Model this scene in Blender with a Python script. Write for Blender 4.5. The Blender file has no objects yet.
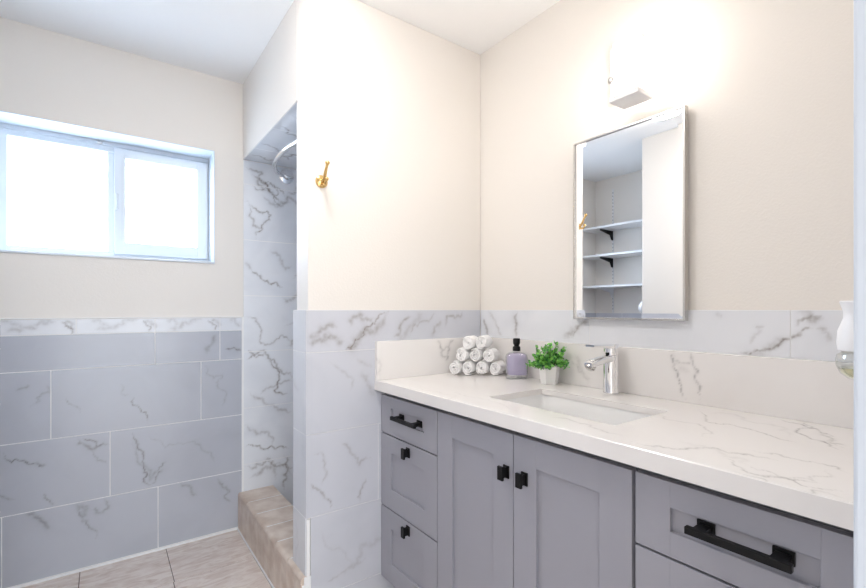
import bpy, bmesh, math, random
import numpy as np
from mathutils import Vector, Matrix
random.seed(7); rng = np.random.default_rng(11)
SC = bpy.context.scene
COL = SC.collection
PI = math.pi

# ------------------------------------------------------------------ camera
cam_d = bpy.data.cameras.new('camera'); cam = bpy.data.objects.new('camera', cam_d); COL.objects.link(cam)
cam.location = (0, 0, 1.196); cam.rotation_euler = (PI/2, 0, -math.radians(36))
cam_d.sensor_width = 36; cam_d.sensor_fit = 'HORIZONTAL'; cam_d.lens = 452/866*36
cam_d.shift_y = 16/866; cam_d.clip_start = .02
SC.camera = cam
# ------------------------------------------------------------------ daylight, exposure
w = bpy.data.worlds.new('daylight'); SC.world = w; w.use_nodes = True
WINDOW_SKY = 10.7; HALL_SKY = 3.05                        # bright overcast outside the window, dimmer hall behind the doorway
wn = w.node_tree.nodes; wl = w.node_tree.links; bg = wn['Background']
wt = wn.new('ShaderNodeTexCoord'); wx = wn.new('ShaderNodeSeparateXYZ'); wm = wn.new('ShaderNodeMapRange'); wc = wn.new('ShaderNodeMix'); wc.data_type = 'RGBA'
wm.inputs[1].default_value = -.15; wm.inputs[2].default_value = .15; wm.inputs[3].default_value = HALL_SKY; wm.inputs[4].default_value = WINDOW_SKY
wr = wn.new('ShaderNodeMapRange'); wr.inputs[1].default_value = -.15; wr.inputs[2].default_value = .15
wc.inputs[6].default_value = (.90, .95, 1.0, 1); wc.inputs[7].default_value = (.72, .85, 1.0, 1)
wl.new(wt.outputs['Generated'], wx.inputs[0]); wg = wn.new('ShaderNodeMapRange'); wg.inputs[1].default_value = -.3; wg.inputs[2].default_value = .1; wg.inputs[3].default_value = .5; wk = wn.new('ShaderNodeMath'); wk.operation = 'MULTIPLY'
wl.new(wx.outputs['Z'], wg.inputs[0]); wl.new(wg.outputs[0], wk.inputs[1]); wl.new(wm.outputs[0], wk.inputs[0])
wl.new(wx.outputs['Y'], wm.inputs[0]); wl.new(wx.outputs['Y'], wr.inputs[0]); wl.new(wr.outputs[0], wc.inputs[0])
wl.new(wc.outputs[2], bg.inputs[0]); wl.new(wk.outputs[0], bg.inputs[1])
vs = SC.view_settings; vs.view_transform = 'Standard'; vs.look = 'None'; vs.gamma = 1; vs.exposure = 0.80; vs.use_curve_mapping = False
VANITY_W = 9.5; CEIL_W = 34
def portal(name, loc, rot, sx, sy):
    l = bpy.data.lights.new(name, 'AREA'); l.shape = 'RECTANGLE'; l.size = sx; l.size_y = sy; l.cycles.is_portal = True
    o = bpy.data.objects.new(name, l); o.location = loc; o.rotation_euler = rot; COL.objects.link(o)
portal('window_portal', (.03, 2.87, 1.745), (-PI/2, 0, 0), .88, .6)      # faces -Y, into the room
portal('hall_portal', (.20, -1.71, 1.22), (PI/2, 0, 0), 1.6, 2.44)     # faces +Y
# ------------------------------------------------------------------ materials
def lin(c):
    return tuple(((x/255)/12.92 if x/255 <= .04045 else ((x/255+.055)/1.055)**2.4) for x in c)
def mat(name, rgb, rough=.5, metal=0, spec=.5, **kw):
    m = bpy.data.materials.new(name); m.use_nodes = True
    b = m.node_tree.nodes['Principled BSDF']
    b.inputs['Base Color'].default_value = (*rgb, 1); b.inputs['Roughness'].default_value = rough
    b.inputs['Metallic'].default_value = metal; b.inputs['Specular IOR Level'].default_value = spec
    for k, v in kw.items(): b.inputs[k.replace('_', ' ')].default_value = v
    return m
def N(m, t, **kw):
    n = m.node_tree.nodes.new(t)
    for k, v in kw.items(): setattr(n, k, v)
    return n
def L(m, a, b): m.node_tree.links.new(a, b)
def P(m): return m.node_tree.nodes['Principled BSDF']
def bump(m, scale, strength, dist=.002, detail=3):
    tc = N(m, 'ShaderNodeTexCoord'); ns = N(m, 'ShaderNodeTexNoise'); bp = N(m, 'ShaderNodeBump')
    ns.inputs['Scale'].default_value = scale; ns.inputs['Detail'].default_value = detail
    bp.inputs['Strength'].default_value = strength; bp.inputs['Distance'].default_value = dist
    L(m, tc.outputs['Object'], ns.inputs['Vector']); L(m, ns.outputs['Fac'], bp.inputs['Height']); L(m, bp.outputs['Normal'], P(m).inputs['Normal'])
def mottle(m, rgb1, rgb2, scale, detail=4, lo=.35, hi=.65):
    tc = N(m, 'ShaderNodeTexCoord'); ns = N(m, 'ShaderNodeTexNoise'); cr = N(m, 'ShaderNodeValToRGB')
    ns.inputs['Scale'].default_value = scale; ns.inputs['Detail'].default_value = detail
    cr.color_ramp.elements[0].position = lo; cr.color_ramp.elements[1].position = hi
    cr.color_ramp.elements[0].color = (*rgb1, 1); cr.color_ramp.elements[1].color = (*rgb2, 1)
    L(m, tc.outputs['Object'], ns.inputs['Vector']); L(m, ns.outputs['Fac'], cr.inputs['Fac']); L(m, cr.outputs['Color'], P(m).inputs['Base Color'])
def marble(name, base, cloud, vein, rough):
    m = mat(name, base, rough); tc = N(m, 'ShaderNodeTexCoord')
    ns = N(m, 'ShaderNodeTexNoise'); ns.inputs['Scale'].default_value = 3.2; ns.inputs['Detail'].default_value = 6; ns.inputs['Distortion'].default_value = .8
    cr = N(m, 'ShaderNodeMapRange'); cr.inputs[1].default_value = .45; cr.inputs[2].default_value = .75; cr.inputs[4].default_value = .55
    mx = N(m, 'ShaderNodeMix', data_type='RGBA'); mx2 = N(m, 'ShaderNodeMix', data_type='RGBA')
    mx.inputs[6].default_value = (*base, 1); mx.inputs[7].default_value = (*cloud, 1); mx2.inputs[7].default_value = (*vein, 1)
    at = N(m, 'ShaderNodeAttribute', attribute_name='vein')
    L(m, tc.outputs['Object'], ns.inputs['Vector']); L(m, ns.outputs['Fac'], cr.inputs[0]); L(m, cr.outputs[0], mx.inputs[0])
    n2 = N(m, 'ShaderNodeTexNoise'); n2.inputs['Scale'].default_value = 55; n2.inputs['Detail'].default_value = 5
    mr = N(m, 'ShaderNodeMapRange'); mr.inputs[1].default_value = .3; mr.inputs[2].default_value = .62; mr.inputs[3].default_value = .45; mr.inputs[4].default_value = 1.1
    mu = N(m, 'ShaderNodeMath', operation='MULTIPLY'); mu.use_clamp = True
    L(m, tc.outputs['Object'], n2.inputs['Vector']); L(m, n2.outputs['Fac'], mr.inputs[0]); L(m, mr.outputs[0], mu.inputs[0]); L(m, at.outputs['Fac'], mu.inputs[1])
    L(m, mx.outputs[2], mx2.inputs[6]); L(m, mu.outputs[0], mx2.inputs[0]); L(m, mx2.outputs[2], P(m).inputs['Base Color'])
    return m
M = {}
M['paint'] = mat('cream_paint', lin((238, 233, 227)), .55, spec=.3); bump(M['paint'], 150, .35, .0015, 2)
M['ceil'] = mat('ceiling_paint', lin((252, 252, 252)), .8, spec=.2); bump(M['ceil'], 120, .3, .0015, 2)
M['tile'] = marble('marble_tile', lin((210, 212, 220)), lin((196, 199, 207)), lin((128, 118, 112)), .22)
M['greytile'] = marble('grey_marble_tile', lin((190, 193, 202)), lin((177, 180, 189)), lin((104, 98, 96)), .2)
M['whitetile'] = marble('white_marble_tile', lin((240, 242, 246)), lin((216, 219, 226)), lin((134, 124, 118)), .22)
M['listello'] = marble('pale_marble_tile', lin((232, 234, 239)), lin((214, 217, 224)), lin((132, 124, 120)), .22)
M['quartz'] = marble('quartz_counter', lin((239, 236, 234)), lin((232, 227, 224)), lin((130, 126, 126)), .18)
M['grout'] = mat('white_grout', lin((246, 246, 246)), .8)
M['beige'] = mat('beige_tile', lin((200, 182, 165)), .4); mottle(M['beige'], lin((204, 184, 168)), lin((230, 216, 203)), 14, 7)
M['floor'] = mat('floor_tile', lin((206, 190, 178)), .35)
M['fgrout'] = mat('floor_grout', lin((128, 112, 102)), .9)
M['cab'] = mat('grey_cabinet_paint', lin((162, 162, 171)), .38)
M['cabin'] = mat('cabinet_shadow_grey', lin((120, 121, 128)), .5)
M['black'] = mat('matte_black_metal', lin((14, 14, 15)), .45, spec=.3)
M['chrome'] = mat('chrome', (.86, .86, .87), .07, 1)
M['steel'] = mat('brushed_nickel', (.62, .60, .58), .26, 1)
M['gold'] = mat('polished_brass', lin((224, 190, 128)), .18, 1)
M['vinyl'] = mat('white_vinyl', lin((222, 229, 236)), .35)
M['white'] = mat('white_plastic', lin((240, 240, 242)), .35)
M['jamb'] = mat('white_trim_paint', lin((206, 213, 223)), .45)
M['porcelain'] = mat('white_porcelain', lin((246, 246, 246)), .08)
M['pot'] = mat('white_ceramic', lin((250, 249, 248)), .3)
M['towel'] = mat('white_terry', lin((252, 251, 251)), .95, spec=.1); bump(M['towel'], 500, .15, .001, 2)
M['towel'].node_tree.nodes['Principled BSDF'].inputs['Sheen Weight'].default_value = .3
M['mirror'] = mat('mirror_silver', (.95, .96, .97), .0, 1)
M['leaf'] = mat('leaf_green', lin((70, 160, 60)), .4); mottle(M['leaf'], lin((34, 118, 52)), lin((150, 222, 104)), 70, 2, .4, .62)
M['stem'] = mat('stem_green', lin((66, 92, 48)), .7)
M['liquid'] = mat('lilac_soap', lin((226, 214, 246)), .1, Transmission_Weight=.35, IOR=1.33)
M['oil'] = mat('pale_oil', lin((238, 236, 196)), .05, Transmission_Weight=.9, IOR=1.4)
M['soil'] = mat('dark_moss', lin((40, 52, 34)), .9)
def glass(name, tint, op=.1, rough=.0):
    m = bpy.data.materials.new(name); m.use_nodes = True; nt = m.node_tree; nt.nodes.remove(P(m))
    out = nt.nodes['Material Output']; tr = N(m, 'ShaderNodeBsdfTransparent'); gl = N(m, 'ShaderNodeBsdfGlossy'); mx = N(m, 'ShaderNodeMixShader')
    fr = N(m, 'ShaderNodeLayerWeight'); fr.inputs[0].default_value = .35
    mr = N(m, 'ShaderNodeMapRange'); mr.inputs[3].default_value = op*.4; mr.inputs[4].default_value = op*6
    tr.inputs[0].default_value = (*tint, 1); gl.inputs['Roughness'].default_value = rough
    L(m, fr.outputs['Facing'], mr.inputs[0]); L(m, mr.outputs[0], mx.inputs[0]); L(m, tr.outputs[0], mx.inputs[1]); L(m, gl.outputs[0], mx.inputs[2]); L(m, mx.outputs[0], out.inputs[0])
    return m
M['pane'] = glass('window_glass', (.97, .98, 1), .06)
M['clear'] = glass('clear_glass', (.93, .95, .95), .12, .02)
def emit(name, rgb, s):
    m = bpy.data.materials.new(name); m.use_nodes = True; b = P(m)
    b.inputs['Base Color'].default_value = (*rgb, 1); b.inputs['Emission Color'].default_value = (*rgb, 1); b.inputs['Emission Strength'].default_value = s
    return m
M['lampglass'] = emit('lit_frosted_glass', (1, .93, .85), VANITY_W)
M['ceilglass'] = emit('lit_ceiling_diffuser', (1, .965, .935), CEIL_W)
# floor tile colour: soft streaky beige
m = M['floor']; tc = N(m, 'ShaderNodeTexCoord'); mp = N(m, 'ShaderNodeMapping'); mp.inputs['Scale'].default_value = (1, 3.2, 1); mp.inputs['Rotation'].default_value = (0, 0, .5)
ns = N(m, 'ShaderNodeTexNoise'); ns.inputs['Scale'].default_value = 9; ns.inputs['Detail'].default_value = 9; ns.inputs['Distortion'].default_value = 1.2; ns.inputs['Roughness'].default_value = .65
cr = N(m, 'ShaderNodeValToRGB'); cr.color_ramp.elements[0].position = .3; cr.color_ramp.elements[0].color = (*lin((204, 184, 172)), 1); cr.color_ramp.elements[1].position = .6; cr.color_ramp.elements[1].color = (*lin((236, 226, 219)), 1)
L(m, tc.outputs['Object'], mp.inputs[0]); L(m, mp.outputs[0], ns.inputs['Vector']); L(m, ns.outputs['Fac'], cr.inputs[0]); L(m, cr.outputs[0], P(m).inputs['Base Color'])

# ------------------------------------------------------------------ builders
def wloc(o):
    v = Vector((0, 0, 0))
    while o is not None: v = v + o.location; o = o.parent
    return v
def link(name, me, mats, parent=None, loc=None, smooth=False):
    """mesh given in room coordinates; stored relative to loc (or to its parent)"""
    o = bpy.data.objects.new(name, me); COL.objects.link(o)
    for m_ in (mats if isinstance(mats, (list, tuple)) else [mats]): me.materials.append(m_)
    off = wloc(parent) if parent else Vector(loc or (0, 0, 0))
    if off.length: me.transform(Matrix.Translation(-off))
    if parent: o.parent = parent
    elif loc: o.location = loc
    if smooth:
        for p in me.polygons: p.use_smooth = True
    return o
class MB:
    def __init__(s): s.bm = bmesh.new()
    def box(s, x0, x1, y0, y1, z0, z1, bev=0, seg=2, mi=0):
        r = bmesh.ops.create_cube(s.bm, size=1); vs_ = r['verts']
        for v in vs_: v.co = Vector(((x0+x1)/2 + v.co.x*(x1-x0), (y0+y1)/2 + v.co.y*(y1-y0), (z0+z1)/2 + v.co.z*(z1-z0)))
        es = list({e for v in vs_ for e in v.link_edges})
        if bev: 
            q = bmesh.ops.bevel(s.bm, geom=es, offset=bev, segments=seg, affect='EDGES', profile=.5)
        if mi:
            fs = {f for v in (q['verts'] if bev else vs_) for f in v.link_faces}
            for f in fs: f.material_index = mi
        return s
    def rings(s, rings, cap0=True, cap1=True, closed=True, mi=0):
        R = [[s.bm.verts.new(p) for p in r] for r in rings]; n = len(R[0])
        for a, b in zip(R, R[1:]):
            for i in range(n if closed else n-1):
                j = (i+1) % n
                s.bm.faces.new((a[i], a[j], b[j], b[i])).material_index = mi
        if cap0: s.bm.faces.new(R[0][::-1]).material_index = mi
        if cap1: s.bm.faces.new(R[-1]).material_index = mi
        return s
    def lathe(s, prof, c, axis='z', n=32, cap0=True, cap1=True):
        """prof: (radius, height) pairs about a line through c"""
        ax = {'x': (Vector((0,1,0)), Vector((0,0,1)), Vector((1,0,0))), 'y': (Vector((0,0,1)), Vector((1,0,0)), Vector((0,1,0))), 'z': (Vector((1,0,0)), Vector((0,1,0)), Vector((0,0,1)))}[axis] if isinstance(axis, str) else axis
        c = Vector(c)
        return s.rings([[c + ax[0]*r*math.cos(2*PI*i/n) + ax[1]*r*math.sin(2*PI*i/n) + ax[2]*h for i in range(n)] for r, h in prof], cap0, cap1)
    def tube(s, pts, r, n=12, flat=1.0):
        pts = [Vector(p) for p in pts]; rs = r if isinstance(r, (list, tuple)) else [r]*len(pts)
        up = Vector((0, 0, 1)); out = []
        t0 = (pts[1]-pts[0]).normalized()
        if abs(t0.dot(up)) > .95: up = Vector((1, 0, 0))
        u = (up - t0*up.dot(t0)).normalized()
        for i, p in enumerate(pts):
            t = (pts[min(i+1, len(pts)-1)] - pts[max(i-1, 0)]).normalized()
            u = (u - t*u.dot(t)).normalized(); v = t.cross(u)
            out.append([p + u*rs[i]*flat*math.cos(2*PI*k/n) + v*rs[i]*math.sin(2*PI*k/n) for k in range(n)])
        return s.rings(out)
    def sphere(s, c, r, sx=1, sy=1, sz=1, n=16):
        q = bmesh.ops.create_uvsphere(s.bm, u_segments=n, v_segments=max(6, n*2//3), radius=r)
        for v in q['verts']: v.co = Vector((c[0]+v.co.x*sx, c[1]+v.co.y*sy, c[2]+v.co.z*sz))
        return s
    def poly(s, pts): s.bm.faces.new([s.bm.verts.new(p) for p in pts]); return s
    def build(s, name, mats, parent=None, loc=None, smooth=False, fix=True):
        if fix: bmesh.ops.recalc_face_normals(s.bm, faces=s.bm.faces)
        me = bpy.data.meshes.new(name); s.bm.to_mesh(me); s.bm.free()
        o = link(name, me, mats, parent, loc, smooth)
        if smooth:
            me.set_sharp_from_angle(angle=math.radians(38))
        return o
def tag(o, label, cat, group=None):
    o['label'] = label; o['category'] = cat
    if group: o['group'] = group
    return o
def struct(o): o['kind'] = 'structure'; return o
def thing(name, label, cat, loc, group=None):
    o = bpy.data.objects.new(name, None); o.empty_display_size = .05; o.location = loc; COL.objects.link(o)
    return tag(o, label, cat, group)
def srect(cx, cy, z, hx, hy, r, n=6):
    """rounded rectangle ring"""
    out = []
    for qx, qy, a0 in ((1, 1, 0), (-1, 1, PI/2), (-1, -1, PI), (1, -1, 1.5*PI)):
        for k in range(n+1):
            a = a0 + PI/2*k/n
            out.append(Vector((cx + qx*(hx-r) + r*math.cos(a), cy + qy*(hy-r) + r*math.sin(a), z)))
    return out

# ---- marble slabs: a fine grid face whose 'vein' attribute holds the stone's own veining
def jag(pts, amp):
    pts = [np.array(p, float) for p in pts]
    for _ in range(5):
        out = []
        for a, b in zip(pts, pts[1:]):
            d = b-a; n = np.array([-d[1], d[0]])
            out += [a, (a+b)/2 + n*rng.normal(0, amp)]
        pts = out + [pts[-1]]
    return np.array(pts)
def veins_at(pts, veins, amp=.17):
    val = np.zeros(len(pts))
    for pl, wd, st in veins:
        q = jag(pl, amp); n = len(q)
        thin = .72 if st > .42 else 1.0
        nk = max(4, n//6); kn = np.interp(np.linspace(0, 1, n), np.linspace(0, 1, nk), rng.uniform(.45, 1.2, nk)); fade = np.clip(np.sin(np.linspace(.06, PI-.06, n))*1.8, .25, 1)
        ww = wd*thin*(.35 + .8*kn)*fade; ss = np.clip(.5 + .6*kn[::-1], 0, 1)*fade
        lo = q.min(0)-4*wd; hi = q.max(0)+4*wd
        idx = np.where(((pts > lo) & (pts < hi)).all(1))[0]
        if not len(idx): continue
        p = pts[idx]; best = np.zeros(len(p))
        for a, b, wa, sa in zip(q, q[1:], ww, ss):
            d = b-a; t = np.clip(((p-a)@d)/max(d@d, 1e-12), 0, 1); dist = np.linalg.norm(p-a-t[:, None]*d, axis=1)
            best = np.maximum(best, sa*(np.exp(-(dist/(wa*.55))**2) + .22*np.exp(-(dist/(wa*1.7))**2)))
        val[idx] = np.maximum(val[idx], best*st) + .25*np.minimum(val[idx], best*st)
    return np.clip(val, 0, 1)
def rand_veins(u0, u1, v0, v1, n, s=.5):
    out = []
    for _ in range(n):
        a = np.array([rng.uniform(u0, u1), rng.uniform(v0, v1)]); th = rng.choice([-.9, .8]) + rng.normal(0, .35); pl = [a]
        for _ in range(3):
            th += rng.normal(0, .45); a = a + np.array([math.cos(th), math.sin(th)])*rng.uniform(.04, .11); pl.append(a)
        out.append(([tuple(p) for p in pl], float(rng.choice([.005, .008, .014])), s*float(rng.uniform(.4, 1))))
    return out
def slabs(name, org, U, V, Nn, rects, th, veins, mats, step=.005, gap=.0034, ch=.0006, parent=None, loc=None, hole=None):
    """tiles on the plane org + u*U + v*V, faces pointing along Nn; back filled with grout"""
    org, U, V, Nn = map(np.array, (org, U, V, Nn)); verts = []; faces = []; fm = []; flip = np.dot(np.cross(U, V), Nn) < 0
    def add_face(f, m_): faces.append(f[::-1] if flip else f); fm.append(m_)
    W = lambda u, v, d: org + u*U + v*V + d*Nn
    vv = []
    for (u0, u1, v0, v1) in rects:
        a0, a1, b0, b1 = u0+gap/2, u1-gap/2, v0+gap/2, v1-gap/2
        us = list(np.linspace(a0+ch, a1-ch, max(2, int((a1-a0)/step)+1))); vs2 = list(np.linspace(b0+ch, b1-ch, max(2, int((b1-b0)/step)+1)))
        if hole:
            for i, hv in ((0, hole[0]), (0, hole[1])): us[int(np.argmin([abs(x-hv) for x in us]))] = hv
            for hv in hole[2:]: vs2[int(np.argmin([abs(x-hv) for x in vs2]))] = hv
        nu, nv = len(us), len(vs2); base = len(verts)
        for v in vs2:
            for u in us: verts.append(W(u, v, th)); vv.append((u, v))
        inh = lambda i, j: hole and us[i] >= hole[0]-1e-6 and us[i+1] <= hole[1]+1e-6 and vs2[j] >= hole[2]-1e-6 and vs2[j+1] <= hole[3]+1e-6
        for j in range(nv-1):
            for i in range(nu-1):
                if inh(i, j): continue
                k = base+j*nu+i; add_face((k, k+1, k+1+nu, k+nu), 0)
        ring = [base+i for i in range(nu)] + [base+j*nu+nu-1 for j in range(1, nv)] + [base+(nv-1)*nu+i for i in range(nu-2, -1, -1)] + [base+j*nu for j in range(nv-2, 0, -1)]
        def cl(u, v, d):
            uu = a0 if u <= a0+ch+1e-7 else (a1 if u >= a1-ch-1e-7 else u); w_ = b0 if v <= b0+ch+1e-7 else (b1 if v >= b1-ch-1e-7 else v)
            verts.append(W(uu, w_, d)); vv.append((u, v) if d > th-.003 and step > .004 else (99, 99)); return len(verts)-1
        r1 = [cl(*vv[k], th-ch) for k in ring]; r2 = [cl(*vv[k], 0) for k in ring]; n = len(ring)
        for i in range(n):
            j = (i+1) % n
            add_face((r1[i], r1[j], ring[j], ring[i]), 0); add_face((r2[i], r2[j], r1[j], r1[i]), 0)
        hd = th-.020
        if hole:
            h0, h1, g0, g1 = hole; iu = [i for i in range(nu) if h0-1e-6 <= us[i] <= h1+1e-6]; jv = [j for j in range(nv) if g0-1e-6 <= vs2[j] <= g1+1e-6]
            hr = [base+jv[0]*nu+i for i in iu] + [base+j*nu+iu[-1] for j in jv[1:]] + [base+jv[-1]*nu+i for i in iu[-2::-1]] + [base+j*nu+iu[0] for j in jv[-2:0:-1]]
            lo = []
            for k in hr: verts.append(W(*vv[k], hd)); vv.append((99, 99)); lo.append(len(verts)-1)
            for i in range(len(hr)):
                j = (i+1) % len(hr); add_face((hr[i], hr[j], lo[j], lo[i]), 0)
            # underside
            for (p0, p1, q0, q1) in ((a0, h0, b0, b1), (h1, a1, b0, b1), (h0, h1, b0, g0), (h0, h1, g1, b1)):
                ks = []
                for u, v in ((p0, q0), (p0, q1), (p1, q1), (p1, q0)): verts.append(W(u, v, hd)); vv.append((u, v)); ks.append(len(verts)-1)
                add_face(tuple(ks), 0)
        else:
            add_face(tuple(r2[::-1]), 0)
    nval = len(verts)
    if len(mats) > 1:                                                    # grout bed
        u0 = min(r[0] for r in rects)+.001; u1 = max(r[1] for r in rects)-.001
        for (u0, u1, v0, v1) in rects:
            ks = []
            e = .0003
            for u, v in ((u0+e, v0+e), (u1-e, v0+e), (u1-e, v1-e), (u0+e, v1-e)): verts.append(W(u, v, th-.0003)); vv.append((u, v)); ks.append(len(verts)-1)
            add_face(tuple(ks), 1)
    val = veins_at(np.array(vv), veins)
    me = bpy.data.meshes.new(name); me.from_pydata([tuple(v) for v in verts], [], faces)
    at = me.attributes.new('vein', 'FLOAT', 'POINT'); at.data.foreach_set('value', val.astype(np.float32))
    me.polygons.foreach_set('material_index', fm)
    return link(name, me, mats, parent, loc)
TM = [M['tile'], M['grout']]; TMG = [M['greytile'], M['grout']]; TMW = [M['whitetile'], M['grout']]; TML = [M['listello'], M['grout']]
# ---- veining of each marble surface, in metres on its own plane: (points, width, strength)
V_BACK = [
  ([(0.099,0.788),(0.131,0.734),(0.144,0.699),(0.168,0.641)], 0.004, 0.8),
  ([(0.059,0.843),(0.099,0.788)], 0.004, 0.25),
  ([(0.107,0.607),(0.127,0.536),(0.148,0.454),(0.168,0.386),(0.189,0.327)], 0.007, 0.75),
  ([(0.119,0.566),(0.181,0.359),(0.249,0.394)], 0.01, 0.3),
  ([(0.181,0.329),(0.215,0.401),(0.258,0.432)], 0.005, 0.5),
  ([(-0.098,0.617),(-0.069,0.57),(-0.032,0.559),(0.017,0.565)], 0.012, 0.45),
  ([(-0.091,0.611),(-0.062,0.597),(-0.029,0.563),(-0.002,0.582)], 0.005, 0.8),
  ([(-0.055,0.563),(-0.032,0.513),(0.013,0.471)], 0.004, 0.4),
  ([(-0.358,0.596),(-0.288,0.545),(-0.249,0.524),(-0.206,0.502)], 0.005, 0.7),
  ([(-0.249,0.532),(-0.209,0.511)], 0.009, 0.4),
  ([(-0.114,0.311),(-0.091,0.259),(-0.069,0.216),(-0.036,0.128)], 0.008, 0.5),
  ([(-0.109,0.318),(-0.077,0.241)], 0.012, 0.3),
  ([(-0.28,0.318),(-0.249,0.301),(-0.216,0.257),(-0.193,0.224)], 0.012, 0.4),
  ([(0.315,0.319),(0.356,0.289),(0.393,0.234)], 0.012, 0.35),
  ([(0.488,0.309),(0.528,0.244),(0.563,0.15)], 0.008, 0.4),
  ([(0.002,0.323),(0.017,0.273),(-0.006,0.25),(-0.032,0.253),(-0.055,0.282)], 0.007, 0.35),
  ([(0.523,0.987),(0.563,0.99),(0.609,0.974)], 0.006, 0.8),
  ([(0.479,1.069),(0.459,1.016),(0.44,0.964)], 0.014, 0.4),
  ([(-0.311,0.849),(-0.282,0.859),(-0.262,0.866)], 0.006, 0.35),
  ([(-0.209,0.869),(-0.196,0.832),(-0.262,0.77)], 0.006, 0.3),
  ([(-0.223,0.395),(-0.206,0.356),(-0.182,0.323)], 0.004, 0.4),
  ([(-0.148,0.805),(-0.12,0.765),(-0.091,0.725)], 0.004, 0.3),
  ([(0.402,0.925),(0.508,0.848),(0.528,0.755),(0.508,0.672)], 0.006, 0.25),
  ([(0.356,0.526),(0.431,0.451),(0.469,0.39)], 0.006, 0.25),
  ([(0.181,0.585),(0.245,0.505),(0.402,0.518)], 0.004, 0.2),
]
V_STRIP1 = [
  ([(-0.348,1.099),(-0.288,1.11),(-0.229,1.146),(-0.169,1.151)], 0.016, 0.32),
  ([(-0.358,1.145),(-0.326,1.149),(-0.288,1.11)], 0.014, 0.25),
  ([(-0.162,1.147),(-0.141,1.124),(-0.123,1.114),(-0.127,1.078)], 0.007, 0.65),
  ([(-0.148,1.151),(-0.12,1.137),(-0.109,1.1)], 0.01, 0.4),
]
V_SHOWER = [
  ([(0.625,1.792),(0.694,1.75),(0.757,1.707),(0.716,1.647),(0.683,1.592)], 0.007, 0.7),
  ([(0.635,1.775),(0.667,1.663),(0.716,1.646)], 0.012, 0.45),
  ([(0.625,1.988),(0.716,1.963),(0.694,1.895),(0.76,1.883)], 0.012, 0.5),
  ([(0.651,1.888),(0.716,1.87),(0.788,1.899),(0.85,1.833)], 0.007, 0.6),
  ([(0.716,1.842),(0.793,1.797),(0.886,1.821)], 0.012, 0.35),
  ([(0.657,1.423),(0.694,1.392),(0.757,1.344),(0.842,1.325)], 0.007, 0.7),
  ([(0.625,1.46),(0.657,1.423)], 0.01, 0.3),
  ([(0.76,1.537),(0.827,1.473),(0.891,1.453)], 0.012, 0.3),
  ([(0.625,1.157),(0.705,1.101),(0.785,1.015),(0.891,0.982)], 0.009, 0.5),
  ([(0.625,0.926),(0.662,0.941),(0.732,0.962),(0.782,0.911),(0.827,0.83),(0.886,0.781)], 0.01, 0.55),
  ([(0.749,0.952),(0.81,0.805),(0.782,0.739),(0.868,0.707)], 0.008, 0.85),
  ([(0.63,0.965),(0.683,0.934),(0.727,0.954)], 0.006, 0.8),
  ([(0.646,0.743),(0.716,0.701),(0.805,0.622),(0.886,0.6)], 0.012, 0.4),
  ([(0.625,0.563),(0.716,0.51),(0.771,0.428)], 0.01, 0.35),
  ([(0.625,0.442),(0.705,0.434),(0.788,0.402),(0.868,0.39)], 0.006, 0.8),
  ([(0.625,0.334),(0.694,0.335),(0.757,0.351),(0.816,0.299),(0.886,0.226)], 0.013, 0.5),
  ([(0.651,0.266),(0.716,0.297),(0.771,0.331),(0.788,0.225)], 0.016, 0.4),
  ([(0.839,0.358),(0.862,0.266),(0.839,0.156)], 0.012, 0.6),
]
V_MID = [
  ([(0.613,1.08),(0.66,1.086),(0.709,1.092),(0.765,1.074)], 0.024, 0.45),
  ([(0.613,1.095),(0.66,1.113),(0.733,1.126)], 0.016, 0.42),
  ([(0.757,1.032),(0.784,1.046),(0.806,1.075),(0.846,1.111),(0.9,1.151),(0.96,1.19)], 0.006, 0.85),
  ([(0.763,1.039),(0.81,1.069),(0.855,1.119),(0.957,1.188)], 0.024, 0.42),
  ([(0.784,1.129),(0.793,1.164),(0.828,1.18),(0.9,1.167)], 0.014, 0.38),
  ([(0.776,1.054),(0.793,1.038)], 0.007, 0.9),
  ([(0.837,0.955),(0.864,0.892),(0.882,0.837)], 0.014, 0.25),
  ([(0.7,0.996),(0.763,0.953),(0.784,0.872)], 0.006, 0.18),
  ([(0.806,0.997),(0.882,0.96)], 0.008, 0.2),
  ([(0.621,0.547),(0.648,0.521),(0.672,0.493),(0.709,0.426)], 0.006, 0.6),
  ([(0.828,0.427),(0.819,0.451),(0.841,0.49),(0.855,0.517)], 0.006, 0.45),
  ([(0.629,0.653),(0.68,0.586),(0.668,0.531)], 0.005, 0.3),
  ([(0.742,0.69),(0.793,0.622),(0.882,0.576)], 0.006, 0.3),
  ([(0.977,1.078),(1.016,1.128),(1.077,1.17)], 0.013, 0.5),
  ([(0.996,1.065),(1.056,1.11),(1.14,1.178)], 0.02, 0.25),
  ([(1.257,1.118),(1.316,1.159),(1.358,1.187)], 0.013, 0.45),
  ([(1.173,1.08),(1.234,1.151)], 0.01, 0.35),
  ([(1.067,1.084),(1.119,1.143),(1.206,1.183)], 0.006, 0.4),
]
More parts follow.
